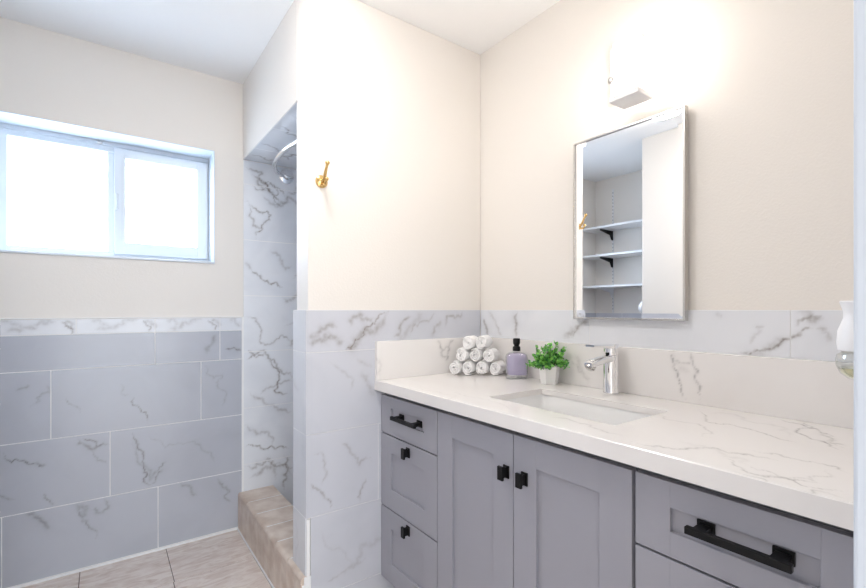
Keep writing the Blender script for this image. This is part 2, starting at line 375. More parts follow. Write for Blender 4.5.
V_MIRW = [
  ([(1.622,1.157),(1.597,1.12),(1.58,1.073)], 0.012, 0.55),
  ([(1.59,1.186),(1.529,1.131),(1.483,1.086)], 0.008, 0.3),
  ([(1.393,1.187),(1.399,1.13),(1.405,1.076)], 0.014, 0.6),
  ([(1.149,1.085),(1.102,1.118),(1.03,1.173)], 0.02, 0.4),
  ([(1.125,1.086),(1.079,1.134),(1.03,1.151)], 0.007, 0.55),
  ([(0.534,1.07),(0.501,1.076),(0.47,1.086),(0.44,1.104),(0.417,1.121),(0.386,1.146),(0.362,1.152)], 0.006, 0.8),
  ([(0.531,1.07),(0.47,1.088),(0.414,1.122)], 0.014, 0.25),
  ([(0.401,1.154),(0.386,1.173),(0.368,1.182),(0.344,1.173)], 0.007, 0.5),
  ([(0.401,1.191),(0.368,1.165),(0.348,1.176)], 0.012, 0.4),
  ([(0.362,1.152),(0.338,1.138),(0.332,1.116)], 0.008, 0.35),
  ([(0.511,1.1),(0.487,1.129),(0.47,1.157)], 0.005, 0.25),
  ([(0.594,1.184),(0.577,1.178)], 0.008, 0.2),
]
V_BSR = [
  ([(0.717,1.066),(0.71,1.032),(0.698,1.005),(0.685,0.962),(0.67,0.921)], 0.005, 0.55),
  ([(0.656,1.07),(0.65,1.031),(0.647,0.995),(0.632,0.924)], 0.005, 0.5),
  ([(0.707,1.038),(0.682,1.031),(0.653,1.037)], 0.004, 0.4),
  ([(0.71,1.07),(0.694,1.021),(0.658,1.006)], 0.012, 0.15),
  ([(1.082,1.035),(1.055,0.977),(1.02,0.921)], 0.015, 0.25),
  ([(1.096,1.003),(1.046,0.955)], 0.005, 0.3),
]
V_BSL = [
  ([(1.195,1.067),(1.219,1.026),(1.265,0.974)], 0.01, 0.45),
  ([(1.299,1.058),(1.265,1.014),(1.247,0.961)], 0.008, 0.4),
  ([(1.202,1.04),(1.282,1.023)], 0.006, 0.3),
  ([(0.889,1.026),(0.913,0.972),(0.903,0.919)], 0.008, 0.15),
]
V_CT = [
  ([(1.381,0.601),(1.276,0.539),(1.265,0.482),(1.255,0.431),(1.221,0.371),(1.206,0.325)], 0.004, 0.55),
  ([(0.927,0.541),(0.945,0.488),(0.992,0.437),(1.012,0.382),(1.028,0.348),(1.033,0.307)], 0.004, 0.4),
  ([(0.978,0.384),(0.933,0.333),(0.916,0.291),(0.946,0.252),(0.958,0.228)], 0.0035, 0.45),
  ([(1.432,0.426),(1.411,0.376),(1.385,0.336),(1.265,0.295),(1.212,0.253)], 0.004, 0.6),
  ([(1.456,0.394),(1.393,0.342),(1.343,0.303),(1.239,0.249)], 0.003, 0.5),
  ([(1.374,0.334),(1.258,0.297),(1.261,0.258)], 0.006, 0.3),
  ([(1.072,0.363),(1.072,0.301),(1.081,0.252),(1.05,0.211)], 0.003, 0.4),
  ([(0.961,0.34),(0.946,0.287),(0.919,0.24),(0.946,0.19)], 0.003, 0.45),
  ([(0.904,0.342),(0.892,0.281),(0.884,0.236),(0.902,0.186)], 0.003, 0.35),
  ([(1.362,0.577),(1.383,0.503),(1.351,0.42),(1.249,0.351)], 0.008, 0.15),
  ([(1.215,0.684),(1.189,0.589),(1.206,0.525),(1.095,0.433)], 0.003, 0.3),
  ([(0.903,0.295),(0.944,0.265),(1.049,0.237)], 0.003, 0.25),
  ([(1.024,0.485),(1.003,0.397),(0.95,0.334)], 0.01, 0.12),
  ([(0.965,0.792),(0.986,0.756),(0.977,0.68),(0.943,0.573)], 0.005, 0.3),
  ([(1.47,0.857),(1.447,0.764),(1.433,0.715)], 0.004, 0.3),
  ([(0.999,1.272),(0.987,1.099),(0.92,0.898)], 0.004, 0.12),
  ([(0.986,1.443),(0.946,1.261),(0.874,1.102)], 0.004, 0.1),
]
# ================================================================== room shell
WX0, WX1 = -.42, .474; WZ0, WZ1 = 1.447, 2.042          # window hole
b = MB()
b.box(-1.07, WX0, 2.63, 2.86, 0, 2.44).box(WX1, 1.60, 2.63, 2.86, 0, 2.44).box(WX0, WX1, 2.63, 2.86, 0, WZ0).box(WX0, WX1, 2.63, 2.86, WZ1, 2.44)
struct(b.build('wall_back', M['paint']))
struct(MB().box(1.481, 1.60, .0, 2.63, 0, 2.44).build('wall_right', M['paint']))
struct(MB().box(.616, 1.481, 1.645, 1.765, 0, 2.44, .004).build('wall_middle', M['paint']))
struct(MB().box(.616, 1.481, 1.765, 2.63, 2.025, 2.44).build('wall_shower_header', M['paint']))
struct(MB().box(-1.07, -.955, 1.765, 2.63, 0, 2.44).build('wall_alcove', M['paint']))
struct(MB().box(-1.07, -.25, 0, 1.765, 0, 2.44, .004).build('wall_left', M['paint']))
b = MB(); b.box(.614, 1.481, .0, .118, 0, 2.44).box(-.25, .614, .0, .118, 2.10, 2.44)
struct(b.build('wall_front', M['paint']))
struct(MB().box(-1.07, 1.60, -1.7, 2.86, 2.44, 2.52).build('ceiling', M['ceil']))
struct(MB().box(-.70, -.60, -1.7, -.0, 0, 2.44).build('hall_light_blocker_left', M['paint'])); struct(MB().box(1.0, 1.10, -1.7, -.0, 0, 2.44).build('hall_light_blocker_right', M['paint']))  # unseen hall walls, added to cut the light reaching the door jamb
# floor: beige stone-look tiles in running bond
XJ = [-1.07]; rows = [(-1.7, -.945), (-.945, -.3), (-.3, .345), (.345, .99), (.99, 1.635), (1.635, 2.28), (2.28, 2.63)]
b = MB()
b.box(-1.07, 1.60, -1.7, 2.63, -.06, -.0022, mi=0)
fl = b.build('floor', [M['fgrout'], M['floor']]); struct(fl)
bm = bmesh.new(); bm.from_mesh(fl.data); t = MB(); t.bm.free(); t.bm = bm
for i, (y0, y1) in enumerate(rows):
    xs = [-1.07+.0] ; x = (-.091 if i % 2 == 0 else .245); x -= .34*(4); 
    x = x + 0
    while x < 1.6:
        a0, a1 = max(x, -1.07), min(x+.34, 1.60)
        if a1 > a0+.01: t.box(a0+.0017, a1-.0017, y0+.0017, y1-.0017, -.004, 0, .0012, 1, mi=1)
        x += .34
bm.to_mesh(fl.data); bm.free()

# marble cladding of the walls (structure)
Zr = [.013, .318, .623, .928, 1.086]
rects = []
for (z0, z1), js in zip(zip(Zr, Zr[1:]), ([-.955, -.353, .215, .609], [-.955, -.589, .021, .609], [-.955, -.803, -.193, .407, .609], [-.955, -.408, .202, .498, .609])):
    rects += [(a, c, z0, z1) for a, c in zip(js, js[1:])]
js = [-.955, -.719, -.412, -.105, .202, .498, .609]
band = [(a, c, 1.086, 1.155) for a, c in zip(js, js[1:])]
VS = []
for d in (-.307, 0, .307, .603, .899): VS += [([(u+d, v) for u, v in pl], wd, st) for pl, wd, st in V_STRIP1]
VS = [v for v in VS if max(p[0] for p in v[0]) < .66]
struct(slabs('trim_1', (0, 2.630, 0), (1, 0, 0), (0, 0, 1), (0, -1, 0), rects, .010, V_BACK+rand_veins(-.9, -.45, .05, 1.0, 8), TMG))
struct(slabs('trim_14', (0, 2.630, 0), (1, 0, 0), (0, 0, 1), (0, -1, 0), band, .0105, VS, [M['listello'], M['grout']]))
# shower lining
zz = [.013, .345, .655, .965, 1.275, 1.583, 1.89, 2.021]
rects = [(a, c, z0, z1) for z0, z1 in zip(zz, zz[1:]) for a, c in ((.617, 1.226), (1.226, 1.471))]
struct(slabs('trim_2', (0, 2.630, 0), (1, 0, 0), (0, 0, 1), (0, -1, 0), rects, .010, V_SHOWER+rand_veins(.63, .92, .2, 1.9, 9, .45)+rand_veins(.95, 1.45, .2, 1.9, 14, .8)+rand_veins(.62, .92, 1.65, 2.0, 3, .8), TMW))
rects = [(a, c, z0, z1) for z0, z1 in zip(zz, zz[1:]) for a, c in ((1.779, 2.0), (2.0, 2.609), )]
struct(slabs('trim_3', (1.481, 0, 0), (0, 1, 0), (0, 0, 1), (-1, 0, 0), rects, .010, rand_veins(1.8, 2.6, .1, 2.0, 30, .8), TMW, step=.008))
rects = [(a, c, z0, z1) for z0, z1 in zip(zz, zz[1:]) for a, c in ((.619, 1.226), (1.226, 1.469))]
struct(slabs('trim_4', (0, 1.765, 0), (1, 0, 0), (0, 0, 1), (0, 1, 0), rects, .012, rand_veins(.65, 1.45, .1, 2.0, 20, .8), TMW, step=.01))
rects = [(a, c, y0, y1) for y0, y1 in ((1.779, 2.09), (2.09, 2.40), (2.40, 2.619)) for a, c in ((.617, 1.0), (1.0, 1.469))]
V_SOFF = [([(.63, 2.05), (.70, 2.12), (.78, 2.13)], .008, .7), ([(.62, 2.30), (.68, 2.33), (.76, 2.44), (.85, 2.47)], .007, .6), ([(.64, 1.9), (.75, 2.0), (.82, 2.2)], .012, .5), ([(.62, 2.5), (.72, 2.55), (.80, 2.52)], .007, .6)]
struct(slabs('trim_5', (0, 0, 2.030), (1, 0, 0), (0, 1, 0), (0, 0, -1), rects, .008, V_SOFF+rand_veins(.7, 1.4, 1.85, 2.55, 10, .7), TMW))
# middle wall facing the room, and the end cap of that wall beside the shower
rects = [(.606, 1.472, 1.036, 1.196), (.606, 1.472, .729, 1.036), (.606, .911, .418, .729), (.911, 1.472, .418, .729), (.624, 1.233, .11, .418), (1.233, 1.472, .11, .418), (.624, 1.472, .012, .11)]
struct(slabs('trim_6', (0, 1.645, 0), (1, 0, 0), (0, 0, 1), (0, -1, 0), rects, .008, V_MID+rand_veins(.65, .95, .05, .4, 3, .25), TM, gap=.0016))
rects = [(1.645, 1.781, a, c) for a, c in ((.199, .418), (.418, .729), (.729, 1.036), (1.036, 1.196))]
struct(slabs('trim_7', (.6165, 0, 0), (0, 1, 0), (0, 0, 1), (-1, 0, 0), rects, .0105, rand_veins(1.64, 1.78, .2, 1.2, 3, .15), TML, gap=.0016))
b = MB(); b.box(.6095, .621, 1.638, 1.645, .012, .414, .002)
struct(b.build('trim_8', M['grout']))
# tile band on the mirror wall, above the backsplash
rects = [(.119, .413, .86, 1.196), (.413, 1.027, .86, 1.196), (1.027, 1.636, .86, 1.196)]
struct(slabs('trim_9', (1.481, 0, 0), (0, 1, 0), (0, 0, 1), (-1, 0, 0), rects, .008, V_MIRW+rand_veins(.15, .35, 1.08, 1.19, 1, .3), TML, gap=.0016))
# alcove and left wall tile bands
zz2 = [(.013, .318), (.318, .623), (.623, .928), (.928, 1.086), (1.086, 1.155)]
def bandveins(a, c): return [([(a+u, 1.10), (a+u+.06, 1.115), (a+u+.10, 1.146), (a+u+.16, 1.15)], .014, .4) for u in np.arange(0, c-a, .1)] + [([(a+u, 1.15), (a+u+.03, 1.13), (a+u+.02, 1.10)], .007, .6) for u in np.arange(.05, c-a, .13)]
struct(slabs('trim_10', (-.955, 0, 0), (0, 1, 0), (0, 0, 1), (1, 0, 0), [(a, c, *z) for z in zz2 for a, c in ((1.776, 2.07), (2.07, 2.35), (2.35, 2.62))], .010, bandveins(1.77, 2.62)+rand_veins(1.8, 2.6, .05, 1.0, 12), TM))
struct(slabs('trim_11', (-.25, 0, 0), (0, 1, 0), (0, 0, 1), (1, 0, 0), [(a, c, *z) for z in zz2 for a, c in ((.119, .6), (.6, 1.18), (1.18, 1.764))], .010, bandveins(.12, 1.76)+rand_veins(.2, 1.7, .05, 1.0, 16), TM))
struct(slabs('trim_12', (0, 1.765, 0), (1, 0, 0), (0, 0, 1), (0, 1, 0), [(a, c, *z) for z in zz2 for a, c in ((-.945, -.6), (-.6, -.25))], .010, bandveins(-.94, -.25)+rand_veins(-.9, -.3, .05, 1.0, 8), TM, step=.008))
# caulk beads
b = MB(); b.box(-.94, .612, 2.614, 2.6205, .0, .012, .003).box(.583, .5885, 1.62, 2.618, .0, .010, .002).box(.607, .618, 2.6165, 2.6215, .2, 1.158, .002).box(-.945, .607, 2.6185, 2.632, 1.1555, 1.160, .002)
struct(b.build('trim_13', M['grout']))
# shower floor and curb
struct(MB().box(.775, 1.471, 1.777, 2.62, .0, .05).build('shower_floor', M['beige']))
b = MB()
ys = [1.640 + .1633*i for i in range(7)]
b.box(.592, .772, 1.639, 2.6195, 0, .172).box(.600, .7745, 1.639, 2.6195, .17, .1995)
for y0, y1 in zip(ys, ys[1:]):
    y1 = min(y1, 2.6195)
    b.box(.602, .776, y0+.003, y1-.003, .188, .201, .003, 2, 1)
    ym = (y0+y1)/2
    for q0, q1 in ((y0, ym), (ym, y1)): b.box(.588, .600, q0+.0014, q1-.0014, .002, .176, .0012, 2, 1)
    n = 8; cx, cz, r = .603, .186, .0155                               # bull-nosed edge tile
    prof = [(cx + r*math.cos(a), cz + r*math.sin(a)) for a in np.linspace(PI, PI/2, n)] + [(cx+.006, cz), (cx, cz-.008), (cx-r, cz-.008)]
    b.rings([[Vector((x, y0+.003, z)) for x, z in prof], [Vector((x, y1-.003, z)) for x, z in prof]], mi=1)
curb = struct(b.build('shower_curb', [M['grout'], M['beige']]))

# window 1: white vinyl slider in a deep reveal
win = bpy.data.objects.new('window_1', None); win.location = (.027, 2.79, WZ0); COL.objects.link(win); struct(win)
b = MB(); y0, y1 = 2.785, 2.855
b.box(WX0, WX0+.064, y0, y1, WZ0, WZ1, .003).box(WX1-.030, WX1, y0, y1, WZ0, WZ1, .003).box(WX0+.0555, WX1-.0275, y0+.0006, y1, WZ0, WZ0+.044, .003).box(WX0+.0555, WX1-.0275, y0+.0006, y1, WZ1-.054, WZ1, .003)
b.box(.012, .046, y0+.012, y1, WZ0+.0415, WZ1-.0515, .003)
b.box(WX0+.03, WX1-.01, y0-.006, y0+.002, WZ1-.026, WZ1-.020, .001)
fr = b.build('window_frame', M['vinyl'], win)
b = MB(); y0, y1 = 2.770, 2.800; sx0, sx1, sz0, sz1 = .038, .462, WZ0+.030, WZ1-.030
b.box(sx0, sx0+.048, y0, y1, sz0, sz1, .003).box(sx1-.052, sx1, y0, y1, sz0, sz1, .003).box(sx0+.0455, sx1-.0495, y0+.0006, y1, sz0, sz0+.062, .003).box(sx0+.0455, sx1-.0495, y0+.0006, y1, sz1-.046, sz1, .003)
sash = b.build('sliding_sash', M['vinyl'], win)
MB().box(sx0+.044, sx1-.048, 2.783, 2.787, sz0+.058, sz1-.042).build('pane', M['pane'], sash)
MB().box(WX0+.060, .016, 2.818, 2.822, WZ0+.040, WZ1-.050).build('pane', M['pane'], fr)
b = MB(); b.box(.044, .056, 2.760, 2.7695, 1.70, 1.78, .003).box(.046, .054, 2.752, 2.762, 1.72, 1.745, .002)
b.build('sash_latch', M['vinyl'], sash)
MB().box(-.03, -.008, 2.776, 2.786, WZ1-.022, WZ1-.012, .002).build('vent_stop', M['steel'], fr)
b = MB(); b.box(WX0-.0, WX1, 2.622, 2.784, WZ0-.006, WZ0+.004, .002)
b.build('window_sill', M['vinyl'], win)
b = MB(); e = .004
b.box(WX1-e, WX1+.001, 2.627, 2.785, WZ0, WZ1, .001).box(WX0-.001, WX0+e, 2.627, 2.785, WZ0, WZ1, .001).box(WX0, WX1, 2.627, 2.785, WZ1-e, WZ1+.001, .001)
b.build('reveal_lining', M['vinyl'], win)

# door 1: the doorway the room is seen from (white jamb lining)
dr = bpy.data.objects.new('door_1', None); dr.location = (.175, .06, 0); COL.objects.link(dr); struct(dr)
b = MB(); b.box(.602, .614, -.004, .1185, 0, 2.10, .004, 3); b.build('door_jamb', M['jamb'], dr)
b = MB(); b.box(-.25, -.232, -.004, .1185, 0, 2.10, .004, 3); b.build('door_jamb', M['jamb'], dr)
b = MB(); b.box(-.232, .602, -.004, .1185, 2.082, 2.10, .004, 3); b.build('door_head', M['jamb'], dr)

# ================================================================== vanity
FX = .923                                              # face of the fronts
def front(name, y0, y1, z0, z1, ry, rt, rb, parent):
    """shaker front: rails and stiles round a sunk panel"""
    b = MB(); X0, X1 = FX, FX+.019; g = .0007
    b.box(X0, X1, y0, y0+ry, z0, z1, .0012).box(X0, X1, y1-ry, y1, z0, z1, .0012)
    b.box(X0+.0003, X1, y0+ry-g, y1-ry+g, z1-rt, z1, .0010).box(X0+.0003, X1, y0+ry-g, y1-ry+g, z0, z0+rb, .0010)
    b.box(FX+.009, X1-.001, y0+ry-.004, y1-ry+.004, z0+rb-.004, z1-rt+.004)
    return b.build(name, M['cab'], parent)
def knob(y, z, parent):
    b = MB(); b.box(FX-.0045, FX, y-.011, y+.011, z-.018, z+.018, .001).box(FX-.021, FX-.004, y-.006, y+.006, z-.014, z+.014, .0008).box(FX-.028, FX-.020, y-.010, y+.010, z-.020, z+.019, .001)
    return b.build('knob', M['black'], parent)
def bar(y, z, hl, parent, sx=FX+.009):
    b = MB()
    for s in (-1, 1):
        c = y + s*(hl-.022)
        b.box(sx-.005, sx, c-.016, c+.016, z-.012, z+.012, .001).box(FX-.024, sx-.004, c-.011, c+.011, z-.006, z+.006, .001)
    b.box(FX-.034, FX-.022, y-hl, y+hl, z-.008, z+.006, .0012)
    return b.build('bar_handle', M['black'], parent)
def carcass(y0, y1, root):
    b = MB(); x0, x1, t = FX+.0195, 1.470, .016
    b.box(x0, x1, y0, y0+t, .10, .869).box(x0, x1, y1-t, y1, .10, .869).box(x0, x1, y0+t, y1-t, .10, .116).box(x1-.008, x1, y0+t, y1-t, .116, .869)
    b.box(x0, x0+.018, y0+t, y1-t, .832, .869).box(x0, x0+.018, y0+t, y1-t, .116, .14)
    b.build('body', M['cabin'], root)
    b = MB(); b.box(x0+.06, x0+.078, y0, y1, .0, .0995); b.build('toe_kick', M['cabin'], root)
c1 = thing('vanity_cabinet', 'grey cabinet with three drawers at the far end of the vanity, against the partition', 'cabinet', (1.19, 1.44, 0), 'grey vanity cabinets')
carcass(1.2460, 1.636, c1)
d = front('drawer', 1.2475, 1.634, .697, .849, .078, .046, .060, c1); bar(1.425, .780, .083, d)
d = front('drawer', 1.2475, 1.634, .401, .692, .078, .068, .080, c1); knob(1.428, .660, d)
d = front('drawer', 1.2475, 1.634, .104, .396, .078, .074, .080, c1); knob(1.428, .367, d)
c2 = thing('vanity_cabinet', 'grey sink cabinet in the middle of the vanity with two tall shaker doors', 'cabinet', (1.19, .89, 0), 'grey vanity cabinets')
carcass(.5345, 1.2455, c2)
d = front('door', .8905, 1.2445, .104, .849, .080, .075, .080, c2); knob(.915, .738, d)
d = front('door', .5385, .8875, .104, .849, .080, .075, .080, c2); knob(.846, .738, d)
c3 = thing('vanity_cabinet', 'grey drawer cabinet at the near end of the vanity, beside the white door jamb', 'cabinet', (1.19, .33, 0), 'grey vanity cabinets')
carcass(.144, .5340, c3)
d = front('drawer', .146, .5305, .697, .849, .074, .052, .051, c3); bar(.331, .780, .083, d)
d = front('drawer', .146, .5305, .401, .692, .074, .068, .080, c3); knob(.338, .660, d)
d = front('drawer', .146, .5305, .104, .396, .074, .074, .080, c3); knob(.338, .367, d)
b = MB(); b.box(FX+.004, FX+.022, .1195, .1435, .10, .869, .001)
b.build('filler_strip', M['cab'], c3)

# countertop with the sink opening cut out of it
SX0, SX1, SY0, SY1 = 1.022, 1.287, .640, 1.098
ct = slabs('countertop', (0, 0, .870), (1, 0, 0), (0, 1, 0), (0, 0, 1), [(.893, 1.4735, .119, 1.6375)], .040, V_CT, [M['quartz']], step=.0035, gap=.0008, ch=.0020, loc=(1.18, .88, .87), hole=(SX0, SX1, SY0, SY1))
tag(ct, 'white marble veined countertop over the grey vanity cabinets, with a cut out for the sink', 'countertop')
bs = slabs('backsplash', (1.4725, 0, .9100), (0, 1, 0), (0, 0, 1), (-1, 0, 0), [(.119, 1.6165, 0, .158)], .0195, [([(u, v-.91) for u, v in pl], wd, st) for pl, wd, st in V_BSR], [M['quartz']], step=.005, gap=.0002, ch=.0008, loc=(1.463, .87, .9105))
tag(bs, 'long white backsplash along the mirror wall behind the faucet', 'backsplash', 'white counter backsplashes')
bl = slabs('backsplash', (0, 1.6365, .9100), (1, 0, 0), (0, 0, 1), (0, -1, 0), [(.895, 1.4725, 0, .158)], .0195, [([(u, v-.91) for u, v in pl], wd, st) for pl, wd, st in V_BSL], [M['quartz']], step=.005, gap=.0002, ch=.0008, loc=(1.18, 1.627, .9105))
tag(bl, 'short white backsplash on the marble partition, left of the rolled towels', 'backsplash', 'white counter backsplashes')
# undermount basin
b = MB(); cx, cy = (SX0+SX1)/2, (SY0+SY1)/2; hx, hy = (SX1-SX0)/2, (SY1-SY0)/2
R = [srect(cx, cy, .8898, hx+.022, hy+.022, .03), srect(cx, cy, .8898, hx+.003, hy+.003, .012), srect(cx, cy, .884, hx+.002, hy+.002, .012)]
for k in range(7):
    a = k/6*PI/2; R.append(srect(cx, cy, .765-.035*math.sin(a), hx-.008-.045*(1-math.cos(a)), hy-.008-.045*(1-math.cos(a)), .035))
R.append(srect(cx, cy, .728, .025, .025, .024))
out = [srect(cx, cy, .722, .03, .03, .029), srect(cx, cy, .724, hx-.05, hy-.05, .035), srect(cx, cy, .76, hx+.004, hy+.004, .035), srect(cx, cy, .875, hx+.012, hy+.012, .03), srect(cx, cy, .875, hx+.022, hy+.022, .03)]
b.rings(R[::-1] + [R[0]][:0] + out[::-1], True, True)
root = thing('sink_basin', 'white rectangular undermount sink basin set into the countertop', 'sink', (cx, cy, .72))
b.build('bowl', M['porcelain'], root, smooth=True)
MB().lathe([(.024, .7285), (.024, .731), (.019, .7325), (.017, .730), (.0, .7300)][:4], (cx, cy, 0), 'z', 24).build('drain', M['chrome'], root, smooth=True)

# faucet
fx, fy, fz = 1.408, .897, .9102
root = thing('faucet', 'chrome single lever faucet standing behind the sink', 'faucet', (fx, fy, fz))
def oval(z, rx, ry, n=32): return [Vector((fx + rx*math.cos(2*PI*i/n), fy + ry*math.sin(2*PI*i/n), fz+z)) for i in range(n)]
b = MB().rings([oval(0, .0265, .026), oval(.003, .027, .0265), oval(.006, .0262, .0256), oval(.128, .0255, .0245), oval(.131, .0245, .0235)])
b.build('faucet_body', M['chrome'], root, smooth=True)
b = MB(); pr = []
for t in np.linspace(0, 1, 10):
    x = fx - .018 - .112*t; zc = fz + .120 - .005*t - .009*t*t; hw = .0195 - .001*t; hh = .0135 - .001*t
    if t > .95: hw *= .78; hh *= .62
    n = 20; pr.append([Vector((x, fy + hw*math.copysign(abs(math.cos(a))**.7, math.cos(a)), zc + hh*math.copysign(abs(math.sin(a))**.7, math.sin(a)))) for a in np.linspace(0, 2*PI, n, endpoint=False)])
b.rings(pr); b.build('spout', M['chrome'], root, smooth=True)
ad = (Vector((0, 1, 0)), Vector((.80, 0, -.60)), Vector((-.60, 0, -.80)))
MB().lathe([(.0165, -.006), (.0165, .007), (.015, .0085), (.0135, .007), (.0125, .004)], (fx-.116, fy, fz+.1000), ad, 24).build('aerator', M['steel'], root, smooth=True)
b = MB().rings([oval(.1315, .018, .0175), oval(.141, .018, .0175), oval(.142, .0245, .0238), oval(.166, .0250, .0242), oval(.169, .0240, .0232)])
hd = b.build('lever_hub', M['chrome'], root, smooth=True)
b = MB(); pr = []
for t in np.linspace(0, 1, 8):
    x = fx + .012 - .132*t; z1 = fz + .1695 + .002*t; z0 = fz + .150 + .015*t**.7; hw = .021 - .004*t; r = min(.003, (z1-z0)*.45)
    pr.append([Vector((x, fy + a*hw, z)) for a, z in ((-1, z0+r), (-.93, z0), (.93, z0), (1, z0+r), (1, z1-r), (.93, z1), (-.93, z1), (-1, z1-r))])
b.rings(pr); b.build('lever', M['chrome'], root, smooth=True)
MB().lathe([(.0045, -.002), (.0045, .0015), (.003, .002)], (fx-.0245, fy, fz+.1365), (Vector((0, 1, 0)), Vector((0, 0, 1)), Vector((-1, 0, 0))), 12).build('set_screw', M['black'], root)

# ================================================================== mirror and vanity lamp
my0, my1, mz0, mz1 = .672, 1.083, 1.162, 1.831; mx = 1.449
root = thing('mirror', 'rectangular mirror in a thin brushed nickel frame on the cream wall above the sink', 'mirror', (1.47, .8775, mz0))
b = MB(); f = .0065; x0, x1 = mx, 1.4722
for q in ((my0, my0+f, mz0, mz1), (my1-f, my1, mz0, mz1), (my0+f-.0005, my1-f+.0005, mz0, mz0+f), (my0+f-.0005, my1-f+.0005, mz1-f, mz1)): b.box(x0, x1, *q, .0008)
b.build('mirror_frame', M['steel'], root)
b = MB(); bw = .016; X = mx + .0055
o = [(my0+f, mz0+f), (my1-f, mz0+f), (my1-f, mz1-f), (my0+f, mz1-f)]; i_ = [(my0+f+bw, mz0+f+bw), (my1-f-bw, mz0+f+bw), (my1-f-bw, mz1-f-bw), (my0+f+bw, mz1-f-bw)]
b.rings([[Vector((X+.012, y, z)) for y, z in o], [Vector((X+.0006, y, z)) for y, z in o], [Vector((X, y, z)) for y, z in i_]])
b.build('mirror_glass', M['mirror'], root)
b = MB(); b.box(1.4665, 1.4808, my0+.02, my1-.02, 1.197, mz1-.02); b.build('back_box', M['steel'], root)

root = thing('vanity_lamp', 'lit wall lamp with a square frosted shade on a nickel bracket above the mirror', 'lamp', (1.48, .87, 1.885))
b = MB(); b.box(1.446, 1.4808, .812, .925, 1.925, 2.115, .003); b.build('back_plate', M['white'], root)
b = MB(); b.box(1.357, 1.4465, .770, .872, 1.884, 1.902, .002).box(1.42, 1.447, .825, .860, 1.90, 1.95, .002); b.build('bracket', M['white'], root)
MB().lathe([(.010, 0), (.011, .002), (.011, .008), (.008, .010)], (1.362, .864, 1.956), (Vector((0, 1, 0)), Vector((0, 0, 1)), Vector((-1, 0, 0))), 20).build('thumb_screw', M['steel'], root, smooth=True)
MB().rings([srect(1.403, .8255, z, .036*s, .043*s, .008) for z, s in ((1.9025, .9), (1.905, 1), (2.075, 1), (2.082, .92))]).build('lamp_shade', M['lampglass'], root)

# ceiling lamp above the doorway end of the room
lc = (.42, 1.28)
root = thing('ceiling_lamp', 'round flush ceiling lamp with a frosted diffuser, overhead out of frame', 'lamp', (*lc, 2.40))
MB().lathe([(.135, 2.4395), (.135, 2.415), (.130, 2.41), (.122, 2.41)], (*lc, 0), 'z', 48).build('lamp_rim', M['steel'], root, smooth=True)
MB().lathe([(.120, 2.4098), (.116, 2.392), (.09, 2.376), (.045, 2.368), (.004, 2.366)], (*lc, 0), 'z', 48).build('diffuser', M['ceilglass'], root, smooth=True)

# ================================================================== robe hook, shower rod
hx_, hy_, hz_ = .669, 1.6448, 1.685
root = thing('robe_hook', 'polished brass double robe hook on the cream partition wall', 'hook', (hx_, hy_, hz_))
MB().lathe([(.024, 0), (.024, -.003), (.021, -.006), (.012, -.008), (.009, -.010)], (hx_, hy_, hz_), 'y', 32).build('back_plate', M['gold'], root, smooth=True)
b = MB(); b.tube([(hx_, hy_-.006, hz_-.004), (hx_, hy_-.022, hz_+.002), (hx_, hy_-.034, hz_+.016), (hx_, hy_-.044, hz_+.036), (hx_, hy_-.055, hz_+.052)], [.0075, .0070, .0062, .0055, .0050], 12)
b.sphere((hx_, hy_-.058, hz_+.057), .0088); b.build('upper_prong', M['gold'], root, smooth=True)
b = MB(); b.tube([(hx_, hy_-.006, hz_-.006), (hx_, hy_-.024, hz_-.014), (hx_, hy_-.040, hz_-.016), (hx_, hy_-.049, hz_-.006)], [.0070, .0062, .0055, .0048], 12)
b.sphere((hx_, hy_-.050, hz_-.001), .0080); b.build('lower_prong', M['gold'], root, smooth=True)

root = thing('shower_rod', 'curved chrome shower curtain rod bowing out below the marble shower ceiling', 'shower rod', (.85, 2.6195, 1.968))
pts = []
for t in (1-np.cos(np.linspace(0, PI, 60)))/2:
    y = 2.605 - .815*t; pts.append((.852 - .150*math.sin(PI*t)**.42, y, 1.968))
MB().tube(pts, .0125, 16).build('rod', M['chrome'], root, smooth=True)
for yy, s in ((2.6195, -1), (1.7775, 1)):
    b = MB().lathe([(.042, 0), (.042, s*.006), (.036, s*.010), (.021, s*.013), (.017, s*.032), (.0135, s*.034)], (.852, yy, 1.968), 'y', 28)
    b.build('wall_flange', M['chrome'], root, smooth=True)

# ================================================================== things on the counter
CZ = .9103
def towel(name, label, F, zc, A, length, rh, rv, seed):
    """F: plan position of the front end, A: plan direction of the axis"""
    r = random.Random(seed); A = Vector((A[0], A[1], 0)).normalized(); S = Vector((A.y, -A.x, 0)); Zv = Vector((0, 0, 1))
    turns = 2.6 + r.random()*.5; n = int(turns*26); ph = r.uniform(0, 2*PI); th = .0078; b = MB(); rings = []
    cen = Vector((F[0], F[1], zc))
    for i in range(n+1):
        t = i/n; a = ph + t*turns*2*PI; rad = .0035 + (1-.0035-th/2/.03*0)*0 + t*(.030 - th/2 - .0035); rad = .0035 + t*(.030-th*.5-.0035)
        tt = th*(1 if t < .97 else .55) * (1 + .10*math.sin(5*a+seed)); e = .003*math.sin(3*a+seed) + .0035*(1-t)
        prof = [(-tt/2, .006), (-tt*.36, .0015), (0, 0), (tt*.36, .0015), (tt/2, .006), (tt/2, length-.006), (tt*.3, length), (-tt*.3, length), (-tt/2, length-.006)]
        rings.append([cen + A*(x + (e if x < .02 else -e)) + S*((rad+d)*math.cos(a)*rh/.030) + Zv*((rad+d)*math.sin(a)*rv/.030) for d, x in prof])
    b.rings(rings)
    o = b.build(name, M['towel'], None, (cen.x + A.x*length/2, cen.y + A.y*length/2, zc-rv), smooth=True)
    return tag(o, label, 'towel', 'rolled white towels stacked on the counter')
